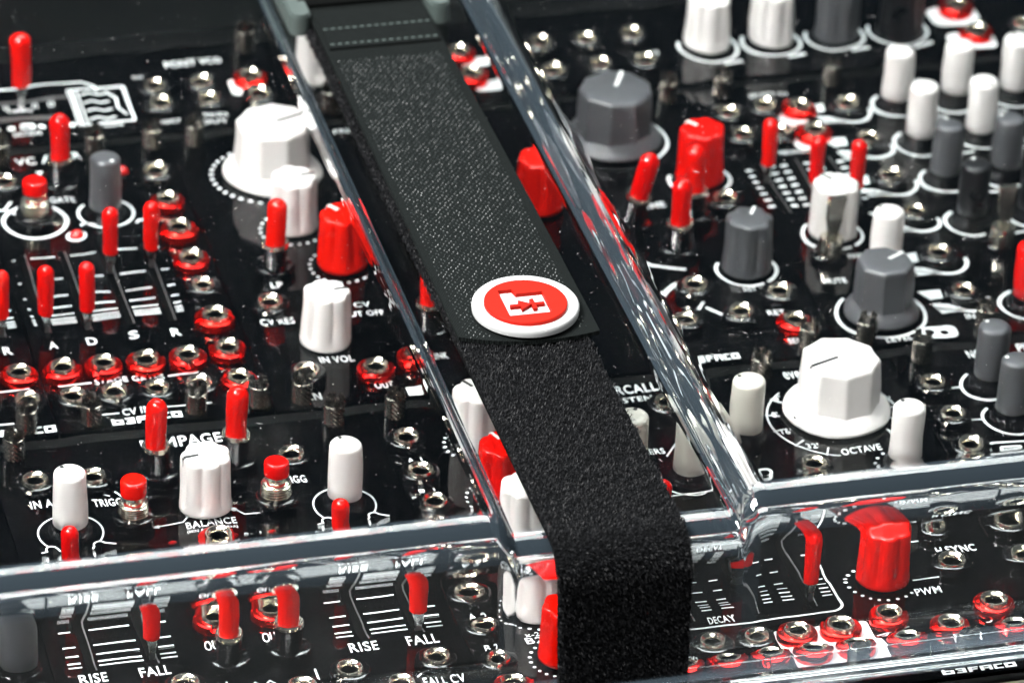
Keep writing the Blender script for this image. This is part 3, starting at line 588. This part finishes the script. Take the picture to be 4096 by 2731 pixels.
for i in range(len(gx) - 1):
    for j in range(nv - 1):
        a = i * n2 + j; c = (i + 1) * n2 + j; xm = (gx[i] + gx[i + 1]) / 2
        yo, zo = (po[j][0] + po[j + 1][0]) / 2, (po[j][1] + po[j + 1][1]) / 2
        Fc.append((a, c, c + 1, a + 1)); MI.append(flat(xm, yo, zo, 0))
        yi, zi = (pi_[j][0] + pi_[j + 1][0]) / 2, (pi_[j][1] + pi_[j + 1][1]) / 2
        a += nv; c += nv; Fc.append((a, a + 1, c + 1, c)); MI.append(flat(xm, yi, zi, 1))
    for j, s_ in ((0, 1), (nv - 1, -1)):
        a = i * n2 + j; c = (i + 1) * n2 + j; q = (a, a + nv, c + nv, c); Fc.append(q if s_ > 0 else q[::-1]); MI.append(0)
b = MB(); b.v = V; b.f = Fc; b.mi = MI
lid = tag(link('clear_lid', b.mesh('clear_lid', [M['bend'], M['sheet'], M['flange']], 80)), 'clear acrylic lid with raised rounded edges and a sunken channel for the strap', 'lid')
# dust lying on the lid
b = MB(); rd = random.Random(11)
for i in range(3000):
    x = rd.uniform(-100, 240); y = rd.uniform(-112, 165); z = 50.05 if (x < 16 or x > 78) else (44.55 if 24 < x < 30 or 61 < x < 69 else None)
    if z is None: continue
    a = rd.uniform(0, pi); l = abs(rd.gauss(0, .07)) + .03 + (rd.random() < .03) * rd.uniform(.3, .9); wd = rd.uniform(.03, .06) if l > .3 else l * .6
    dx, dy = cos(a) * l, sin(a) * l; nx, ny = -sin(a) * wd, cos(a) * wd
    b.add([(x - dx, y - dy, z), (x + nx, y + ny, z), (x + dx, y + dy, z), (x - nx, y - ny, z), (x, y, z + wd)], [(0, 1, 4), (1, 2, 4), (2, 3, 4), (3, 0, 4)])
tag(link('dust', b.mesh('dust', M['dust'], 0)), 'tiny pale specks of dust scattered over the clear lid', 'dust', kind='stuff')

# ------------------------------------------------------------------ strap
strap = tag(link('strap', None), 'black hook and loop strap lying in the lid channel with a round red badge', 'strap')
ZL = 45.9                                       # upper face of the pile layer's backing
path = [(y, ZL) for y in [120 - 4 * i for i in range(62)] if y > -127]
path += [(-127 - 7 * sin(a * pi / 20), ZL - 7 + 7 * cos(a * pi / 20)) for a in range(0, 11)]
path += [(-134 - .012 * q * q * .1, ZL - 7 - q * 4) for q in range(1, 16)]
def xe(y, z): return (29.6 + (.012 * (y + 130) * -0.5), 58.9 + (.006 * (y + 130) * -1)) if z > 40 else (30.6 + (45 - z) * .045 - .9, 59.9 + (45 - z) * .02 - .9)
def normal(i):
    a = path[max(0, i - 1)]; c = path[min(len(path) - 1, i + 1)]; dy, dz = c[0] - a[0], c[1] - a[1]; l = sqrt(dy * dy + dz * dz); return (dz / l, -dy / l) if True else None
b = MB(); th = 1.2; v = []; f = []
for i, (y, z) in enumerate(path):
    ny, nz = normal(i); ny, nz = (ny, nz) if nz > 0 or ny < 0 else (-ny, -nz); x0, x1 = xe(y, z)
    v += [(x0, y, z), (x1, y, z), (x1, y - ny * th, z - nz * th), (x0, y - ny * th, z - nz * th)]
for i in range(len(path) - 1):
    for j in range(4): a = i * 4; f.append((a + j, a + 4 + j, a + 4 + (j + 1) % 4, a + (j + 1) % 4))
b.add(v, f); lower = link('loop_layer', b.mesh('loop_layer', M['pile'], 40), strap); lower['label'] = 'black fuzzy loop pile layer of the strap'
# arclength table
cum = [0]
for i in range(1, len(path)): cum.append(cum[-1] + sqrt((path[i][0] - path[i - 1][0]) ** 2 + (path[i][1] - path[i - 1][1]) ** 2))
def at(s_):
    import bisect
    i = min(len(path) - 2, max(0, bisect.bisect(cum, s_) - 1)); t = (s_ - cum[i]) / (cum[i + 1] - cum[i])
    y = path[i][0] + (path[i + 1][0] - path[i][0]) * t; z = path[i][1] + (path[i + 1][1] - path[i][1]) * t; ny, nz = normal(i)
    if not (nz > 0 or ny < 0): ny, nz = -ny, -nz
    return y, z, ny, nz
b = MB(); rf_ = random.Random(5); s_start = 120 + 30
fv = b.v; ff = b.f
def fibre(x, y, z, ny, nz, h, wob):
    # a small bowed ribbon standing in the pile
    a = rf_.uniform(0, 2 * pi); lx, lt = cos(a), sin(a); ty, tz = -nz, ny; sp = h * rf_.uniform(.3, 1.0); wd = rf_.uniform(.035, .06)
    pts = [(0, -.3), (.25, .45), (.75, .85), (1.15, wob)]
    sx_, st_ = -lt * wd, lx * wd; o = len(fv)
    for u, hh in pts:
        px = x + lx * sp * u; py = y + ty * lt * sp * u + ny * h * hh; pz = z + tz * lt * sp * u + nz * h * hh
        fv.append((px + sx_, py + ty * st_, pz + tz * st_)); fv.append((px - sx_, py - ty * st_, pz - tz * st_))
    for q in range(3): ff.append((o + 2 * q, o + 2 * q + 1, o + 2 * q + 3, o + 2 * q + 2))
for i in range(46000):
    s_ = rf_.uniform(s_start, cum[-1]); y, z, ny, nz = at(s_); x0, x1 = xe(y, z)
    x = rf_.uniform(x0 - .1, x1 + .1); fibre(x, y, z, ny, nz, rf_.uniform(.45, 1.25), rf_.uniform(.1, .8))
for i in range(9000):                            # pile sticking out along the sides under the upper layer
    s_ = rf_.uniform(0, s_start + 4); y, z, ny, nz = at(s_); x0, x1 = xe(y, z)
    x = x0 + rf_.uniform(-.7, 1.5) if rf_.random() < .75 else x1 + rf_.uniform(-1, .4); fibre(x, y, z + rf_.uniform(-.9, .1), ny, nz, rf_.uniform(.4, .8), rf_.uniform(-.2, .4))
b.mi = [0] * len(ff)
tag(link('pile_fibres', b.mesh('pile_fibres', M['fibre'], 0), strap), kind='stuff')
# upper hook layer
def xu(y): return (30.4 - .006 * (y - 120) * -1 - .7 + .012 * (120 - y) * .35, 58.6 + (120 - y) * .0145)
ZU = 48.1
def zu(y): return ZU - .25 * max(0, min(1, (-40 - y) / 14)) + .3 * sin((y + 20) * .03)
yend = -51.0; b = MB(); v = []; f = []; ny_ = 90; nx_ = 12
def upoint(i, j, dz):
    t = i / nx_; s_ = j / ny_; xa, xb = xu(0); ye = yend - 2.2 * (1 - (2 * t - 1) ** 2) + 1.0 * (1 - t) ** 3 * 2 + (-1.2 * t)
    y = 118 + (ye - 118) * s_; xa, xb = xu(y); return (xa + (xb - xa) * t, y, zu(y) + dz)
for dz in (0, -1.0):
    for j in range(ny_ + 1):
        for i in range(nx_ + 1): v.append(upoint(i, j, dz))
W1 = nx_ + 1; off = W1 * (ny_ + 1)
for j in range(ny_):
    for i in range(nx_):
        a = j * W1 + i; f.append((a, a + W1, a + W1 + 1, a + 1)); f.append((off + a, off + a + 1, off + a + W1 + 1, off + a + W1))
for j in range(ny_):
    for i in (0, nx_):
        a = j * W1 + i; q = (a, off + a, off + a + W1, a + W1); f.append(q if i == 0 else q[::-1])
for i in range(nx_): a = ny_ * W1 + i; f.append((a, off + a, off + a + 1, a + 1))
b.add(v, f); upper = link('hook_layer', b.mesh('hook_layer', M['weave'], 40), strap); upper['label'] = 'dark woven upper layer of the strap'
b = MB(); rh = random.Random(9); row = 0; y = 78.0
while y > -50:
    xa, xb = xu(y); n = 19
    for i in range(n):
        x = xa + 1.9 + (xb - xa - 3.8) * (i + (.5 if row % 2 else 0) * 1.0) / n + rh.uniform(-.17, .17); yy = y + rh.uniform(-.16, .16)
        if (x - 46.6) ** 2 + (yy + 41.6) ** 2 < 150 and yy < -29: continue
        z0 = zu(yy); r = .2; a = rh.uniform(0, 6.28); hh = rh.uniform(.2, .32); tx, ty = cos(a) * .15, sin(a) * .15
        ring_ = [(x + r * cos(q * pi / 3 + a), yy + r * .8 * sin(q * pi / 3 + a), z0 - .03) for q in range(6)]
        r2 = [(x + tx + r * .6 * cos(q * pi / 3 + a), yy + ty + r * .5 * sin(q * pi / 3 + a), z0 + hh * .8) for q in range(6)]
        b.add(ring_ + r2 + [(x + tx * 1.5, yy + ty * 1.5, z0 + hh)], [(q, (q + 1) % 6, 6 + (q + 1) % 6, 6 + q) for q in range(6)] + [(6 + q, 6 + (q + 1) % 6, 12) for q in range(6)])
    y -= 0.92; row += 1
tag(link('hooks', b.mesh('hooks', M['hook'], 60), strap), kind='stuff')
# doubled, stitched end by the buckle
b = MB(); b.box(30.6, 58.4, 83.8, 100, 48.0, 49.0, bev=.3); link('folded_end', b.mesh('folded_end', M['weave'], 0), strap)
for yy, z in ((85.2, 49.0), (93.0, 49.0)):
    for i in range(15):
        x = 31.6 + i * 1.83; bb_ = MB(); bb_.box(-.55, .55, -.2, .2, -.1, .16, bev=.12)
        link('stitch', bpy.data.meshes.get('stitch') or bb_.mesh('stitch', M['stitch'], 0), strap, (x, yy, z))
# buckle
buck = tag(link('buckle', None, loc=(44.5, 108, 44.5)), 'black plastic buckle with grey green side posts at the far end of strap', 'buckle')
b = MB(); b.box(-17, 17, -2, 6, 4.4, 7.2, bev=.9); b.box(-17, 17, 9, 26, 1, 6.5, bev=.9); link('crossbar', b.mesh('crossbar', M['buckle'], 30), buck)
for sx in (-1, 1):
    b = MB(); n = 20; pts = [(2.4 * cos(a * 2 * pi / n), 0, 0) for a in range(n)]
    prof = rrect(-2.6, 2.6, -9.5, 30, 2.2); b.prism(prof, .2, 5.2); b.prism([(x * .85, y * .985) for x, y in prof], 5.2, 5.9)
    link('side_post', b.mesh('side_post', M['post'], 30), buck, (sx * 17.6, 0, 0))
# badge (three levels: strap > badge > disc / emblem)
bz = ZU - .1
b = MB(); b.lathe([(11.2, 0), (12.0, .25), (12.1, .9), (12.0, 1.5), (11.6, 1.85), (11.1, 1.9), (10.4, 1.5), (9.7, 1.35)], 80)
badge = link('badge', b.mesh('badge', M['badgewhite'], 60), strap, (46.6, -41.8, bz), tilt=(-.012, 0.0)); badge.scale = (1, 1, 1.3); badge['label'] = 'round white rubber badge with red disc'
# red disc with the cut-out: built as a ring of faces around a stepped square hole
sq = [(-5.1, 5.5), (-5.1, -5.6), (4.6, -5.6), (4.6, 3.4), (-1.9, 3.4), (-1.9, 5.5)]
def ray(a):
    dx, dy = cos(a), sin(a); best = None; cx_, cy_ = -.4, -.6
    for p, q in zip(sq, sq[1:] + sq[:1]):
        ex, ey = q[0] - p[0], q[1] - p[1]; den = dx * ey - dy * ex
        if abs(den) < 1e-9: continue
        t = ((p[0] - cx_) * ey - (p[1] - cy_) * ex) / den; u = ((p[0] - cx_) * dy - (p[1] - cy_) * dx) / den
        if t > 0 and -1e-6 <= u <= 1 + 1e-6: best = t if best is None else max(best, t)
    return (cx_ + dx * best, cy_ + dy * best)
angs = sorted(set([2 * pi * i / 96 for i in range(96)] + [atan2(y + .6, x + .4) % (2 * pi) + d for x, y in sq for d in (-.0008, .0008)]))
v = []; f = []; n = len(angs)
for a in angs:
    q = ray(a); o = (9.2 * cos(a), 9.2 * sin(a)); o2 = (9.35 * cos(a), 9.35 * sin(a))
    v += [(o2[0], o2[1], 1.3), (o2[0], o2[1], 1.95), (o[0], o[1], 2.1), (q[0], q[1], 2.1), (q[0], q[1], 1.3)]
for i in range(n):
    j = (i + 1) % n
    for k in range(4): f.append((i * 5 + k, j * 5 + k, j * 5 + k + 1, i * 5 + k + 1))
b = MB(); b.add(v, f); link('red_disc', b.mesh('red_disc', M['badgered'], 30), badge)
b = MB(); cy0 = -1.2
b.prism([(-3.9, cy0 - .5), (-1.6, cy0 - .5), (-1.6, cy0 + .5), (-3.9, cy0 + .5)], 1.3, 2.0)
b.prism([(-1.6, cy0 - 2.0), (1.1, cy0), (-1.6, cy0 + 2.0)], 1.3, 2.02); b.prism([(1.0, cy0 - 2.1), (1.9, cy0 - 2.1), (1.9, cy0 + 2.1), (1.0, cy0 + 2.1)], 1.3, 2.01)
b.prism([(1.9, cy0 - .5), (4.0, cy0 - .5), (4.0, cy0 + .5), (1.9, cy0 + .5)], 1.3, 2.0); link('diode_emblem', b.mesh('diode_emblem', M['badgered'], 0), badge)
